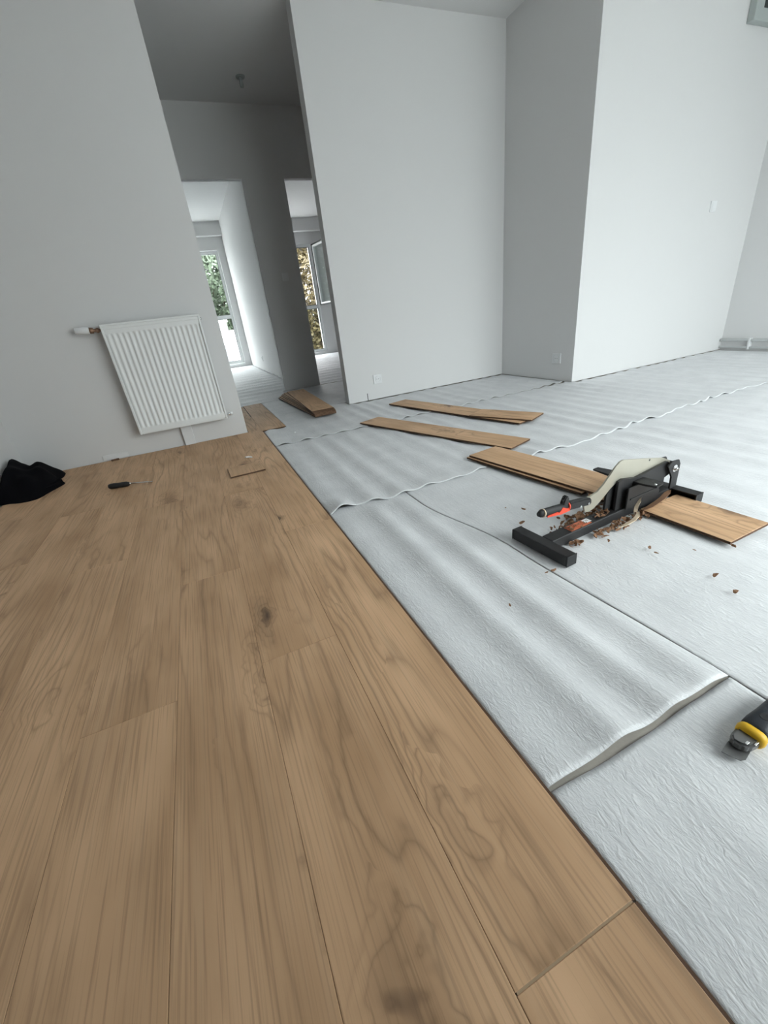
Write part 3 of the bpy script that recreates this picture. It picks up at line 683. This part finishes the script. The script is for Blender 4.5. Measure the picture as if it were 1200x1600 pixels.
plate('light_switch', (1.20, YH, 1.235), 'y', .075, .08, 'light switch on the dim pier between the two hall doorways', 'switch', False)
plate('wall_socket', (1.171, 8.53, .22), 'x', .085, .085, 'small socket low on the long wall of the left back room', 'socket')
plate('light_switch', (1.171, 6.80, .90), 'x', .06, .06, 'small white fitting on the left back room wall by the doorway', 'switch', False)
tag(boxo('wall_crack_marker', (1.413, YB-.002, .002), (1.419, YB, .068), 'dark', None), 'short dark vertical mark at the foot of the middle wall', 'mark')
e = tag(empty('ceiling_rose', (1.03, 4.90, H)), 'bare ceiling light point in the dim hall', 'light fitting')
tubeo('base_disc', [(0, 0, 0), (0, 0, -.008)], [.04, .038], 'grille', e, 24)
tubeo('lamp_holder', [(0, 0, -.008), (0, 0, -.05), (0, 0, -.07)], [.012, .018, .016], 'grille', e, 16)
e = tag(empty('wall_vent', (0, 0, 0)), 'grey green box with a dark opening high on the right wall', 'vent')
boxo('vent_housing', (4.45, YD-.055, 2.375), (4.80, YD, 2.62), 'grille', e, .006)
boxo('vent_opening', (4.535, YD-.058, 2.445), (4.77, YD-.0545, 2.58), 'dark', e, .002)
e = tag(empty('heating_pipe', (0, 0, 0)), 'white heating pipes clipped along the foot of the right wall', 'pipe')
for z in (.098, .030):
    tubeo('pipe', [(XE-.030, YD-.012, z), (XE-.030, WY+.02, z)], .0135 if z > .05 else .010, 'white_metal', e, 14)
for y in (2.55, 2.0, 1.3, .6, -.1):
    boxo('pipe_clip', (XE-.048, y-.008, .014), (XE, y+.008, .116), 'plastic', e, .002)

# ------------------------------------------------------------------ screwdriver
sd = tag(empty('screwdriver', (-.660, 2.714, PT+.016), math.atan2(-.066, .240)), 'screwdriver with a thick black handle lying on the planks', 'screwdriver')
tubeo('handle', [(0, 0, 0), (.004, 0, 0), (.012, 0, 0), (.035, 0, 0), (.06, 0, 0), (.085, 0, 0), (.105, 0, 0), (.118, 0, 0), (.122, 0, 0)], [.004, .012, .0155, .0165, .0145, .0155, .0145, .010, .004], 'black_rubber', sd, 10)
tubeo('collar', [(.119, 0, 0), (.128, 0, -.0004)], [.007, .006], 'zinc', sd, 12)
tubeo('shaft', [(.126, 0, -.0003), (.215, 0, -.007), (.225, 0, -.008)], [.0042, .0040, .0042], 'zinc', sd, 12)
bm = bmesh.new(); prism(bm, [(.222, -.0035), (.238, -.006), (.249, -.0045), (.249, .0045), (.238, .006), (.222, .0035)], -.0012, .0012, 'z')
bb = fin('blade_tip', bm, 'zinc', sd); bb.location = (0, 0, -.0092)

# ------------------------------------------------------------------ black cloth heap in the corner
def heap():
    # outline in plan, with height field
    cx, cy = -1.13, 3.13
    outl = [(-1.262+.006, 2.905), (-1.19, 2.868), (-1.12, 2.835), (-1.05, 2.845), (-1.01, 2.94), (-.975, 3.02), (-.962, 3.075), (-.985, 3.13), (-1.02, 3.18), (-1.01, 3.27), (-1.03, 3.38), (-1.10, 3.44), (-1.18, 3.455), (-1.25, 3.455), (-1.254, 3.30), (-1.254, 3.10)]
    n = len(outl); seg = 96; ringsN = 16
    def oc(t):
        s = t*n; k = int(s) % n; f = s-int(s)
        P = [Vector((*outl[(k+j-1) % n], 0)) for j in range(4)]
        return .5*((2*P[1])+(-P[0]+P[2])*f+(2*P[0]-5*P[1]+4*P[2]-P[3])*f*f+(-P[0]+3*P[1]-3*P[2]+P[3])*f**3)
    def hgt(x, y):
        # ridge rising towards the left wall
        h = .235*math.exp(-((x+1.262)/.075)**2-((y-3.22)/.24)**2)+.085*math.exp(-((x+1.10)/.085)**2-((y-3.24)/.20)**2)+.07*math.exp(-((x+1.13)/.16)**2-((y-3.0)/.14)**2)+.03
        h += .010*math.sin(x*46+y*20)+.008*math.sin(y*38-x*14)
        return h
    bm = bmesh.new(); rows = []
    for r in range(ringsN+1):
        q = r/ringsN; row = []
        for k in range(seg):
            p = oc(k/seg); x = cx+(p.x-cx)*q; y = cy+(p.y-cy)*q
            x = max(x, XL+.006); y = min(y, YA-.006)
            z = hgt(x, y)*(1-q**4)**.7 if q < 1 else 0
            row.append(bm.verts.new((x, y, PT+max(z, .001))))
            if r == 0: break
        rows.append(row)
    for k in range(seg): bm.faces.new((rows[0][0], rows[1][k], rows[1][(k+1) % seg]))
    for a, b in zip(rows[1:], rows[2:]):
        for k in range(seg): bm.faces.new((a[k], b[k], b[(k+1) % seg], a[(k+1) % seg]))
    for f in bm.faces: f.smooth = True
    return bm
hp = tag(empty('cloth_heap', (0, 0, 0)), 'crumpled black cloth heap lying in the left corner by the wall', 'clothing')
fin('cloth', heap(), 'cloth', hp)
bm = bmesh.new(); prism(bm, [(-1.10, 3.03), (-1.05, 2.90), (-.985, 3.00), (-.965, 3.07), (-.985, 3.11), (-1.04, 3.12)], PT, PT+.042, 'z', .012)
fin('sleeve_end', bm, 'cloth', hp)

# ------------------------------------------------------------------ utility knife, lower right
kn = tag(empty('utility_knife', (.640, .200, .0), math.atan2(.010, .160)), 'utility knife with black grip, yellow collar and grey blade lying on the underlay', 'knife')
# local x runs from the blade tip to the handle, y is left of that
bm = bmesh.new(); prism(bm, [(.004, .012), (.013, -.012), (.022, -.0155), (.045, -.012), (.060, -.010), (.060, .016), (.030, .016)], .0045, .006, 'z'); fin('blade', bm, 'knife_grey', kn)
bm = bmesh.new(); prism(bm, [(.026, .011), (.028, -.004), (.036, -.013), (.066, -.018), (.066, .019), (.036, .018)], .006, .024, 'z', .004); hd = fin('blade_holder', bm, 'knife_grey', kn)
for x0, y0, x1, y1 in ((.034, -.0075, .042, -.0035), (.043, -.0155, .054, -.0125)):
    boxo('holder_clip', (x0, y0, .0238), (x1, y1, .0252), 'chrome', hd, .0004)
bm = bmesh.new(); tube(bm, [(.029, .006, .0242), (.031, -.002, .0244), (.037, -.008, .0244)], .0008, 6); fin('holder_groove', bm, 'dark', hd)
def oval(name, xs, ys, zs, rys, rzs, m, parent, seg=22):
    bm = bmesh.new(); rows = []
    for x, y, z, a, b in zip(xs, ys, zs, rys, rzs):
        rows.append([bm.verts.new((x+.0*math.sin(t), y+a*(abs(math.cos(t))**.75)*math.copysign(1, math.cos(t)), z+b*(abs(math.sin(t))**.75)*math.copysign(1, math.sin(t)))) for t in [2*PI*k/seg for k in range(seg)]])
    for a, b in zip(rows, rows[1:]):
        for k in range(seg): bm.faces.new((a[k], a[(k+1) % seg], b[(k+1) % seg], b[k])).smooth = True
    bm.faces.new(rows[0]); bm.faces.new(rows[-1][::-1])
    return fin(name, bm, m, parent)
oval('yellow_collar', [.056, .058, .064, .070, .073], [0]*5, [.0185]*5, [.018, .021, .0225, .0215, .019], [.014, .0165, .0175, .0165, .014], 'yellow', kn)
oval('grip', [.069, .074, .09, .12, .155, .185, .200, .205], [0, 0, 0, .001, .001, 0, 0, 0], [.020, .0205, .021, .021, .020, .0195, .0185, .018], [.018, .021, .0215, .019, .019, .0215, .018, .008], [.015, .0175, .019, .018, .017, .0165, .013, .006], 'navy', kn)
bm = bmesh.new(); tube(bm, [(.100, 0, .0385), (.100, 0, .0405)], .008, 18); fin('grip_button', bm, 'black_rubber', kn)

# ------------------------------------------------------------------ outdoors
tag(boxo('ground', (-40, 11.2, -3.2), (40, 60, -3.0), 'terrace'), kind='structure')
tag(boxo('ground', (-40, -40, -3.2), (40, -1.0, -3.0), 'paving'), kind='structure')
def tree(x, y, zb, zc, rx, rz, n, m, label, seed, ls=.16):
    r = random.Random(seed); t = tag(empty('garden_tree', (x, y, zb)), label, 'tree')
    V = []; F = []
    for i in range(n):
        while True:
            p = Vector((r.uniform(-1, 1), r.uniform(-1, 1), r.uniform(-1, 1)))
            if p.length < 1: break
        p = p.normalized()*(p.length**.45)
        bump = 1+.18*math.sin(p.x*7+seed)*math.sin(p.z*6)+.1*math.sin(p.y*11)
        c = Vector((p.x*rx*bump, p.y*rx*bump, zc-zb+p.z*rz*bump)); s = ls*r.uniform(.5, 1.3)
        a = Vector((r.gauss(0, 1), r.gauss(0, 1), r.gauss(0, 1))).normalized(); b = a.orthogonal().normalized()*.6
        k = len(V); V += [c-a*s, c+b*s, c+a*s, c-b*s]; F.append((k, k+1, k+2, k+3))
    me = bpy.data.meshes.new('foliage'); me.from_pydata([tuple(v) for v in V], [], F); me.update()
    f = link('foliage', me, m, t); f['kind'] = 'stuff'
    bm = bmesh.new(); tube(bm, [(0, 0, 0), (.05, 0, (zc-zb)*.4), (-.05, .05, (zc-zb)*.8), (0, 0, zc-zb+rz*.4)], [.22, .17, .12, .05], 10)
    for k in range(5):
        a = k*1.26; tube(bm, [(0, 0, (zc-zb)*.6), (rx*.3*math.cos(a), rx*.3*math.sin(a), (zc-zb)*.9), (rx*.6*math.cos(a), rx*.6*math.sin(a), zc-zb+.3)], [.1, .06, .02], 7)
    fin('trunk', bm, 'trunk', t)
tree(1.0, 19.5, -3, 2.3, 2.2, 2.1, 14000, 'leaf_green', 'green leafy tree outside the left back room window', 1, .11)
tree(-4.2, 22.5, -3, 1.8, 2.2, 2.3, 4000, 'leaf_green', 'green tree further left outside the left back room window', 2, .12)
tree(5.3, 19.0, -3, 1.3, 1.7, 3.3, 17000, 'leaf_autumn', 'olive and brown autumn tree outside the right back room window', 3, .10)
gb = tag(empty('garden_building', (0, 0, 0)), 'low white rendered building seen through the lower left window pane', 'building')
boxo('building_wall', (-3.0, 13.6, -3), (1.10, 16.0, 1.0), 'outside_wall', gb); boxo('roof_edge', (-3.05, 13.5, 1.0), (1.13, 16.0, 1.06), 'outside_wall', gb)
boxo('side_wing', (1.10, 13.7, -3), (1.60, 16.0, .78), 'outside_wall', gb)
boxo('grey_annex', (-1.2, 12.9, -3), (1.0, 13.5, .42), 'outside_grey', gb)
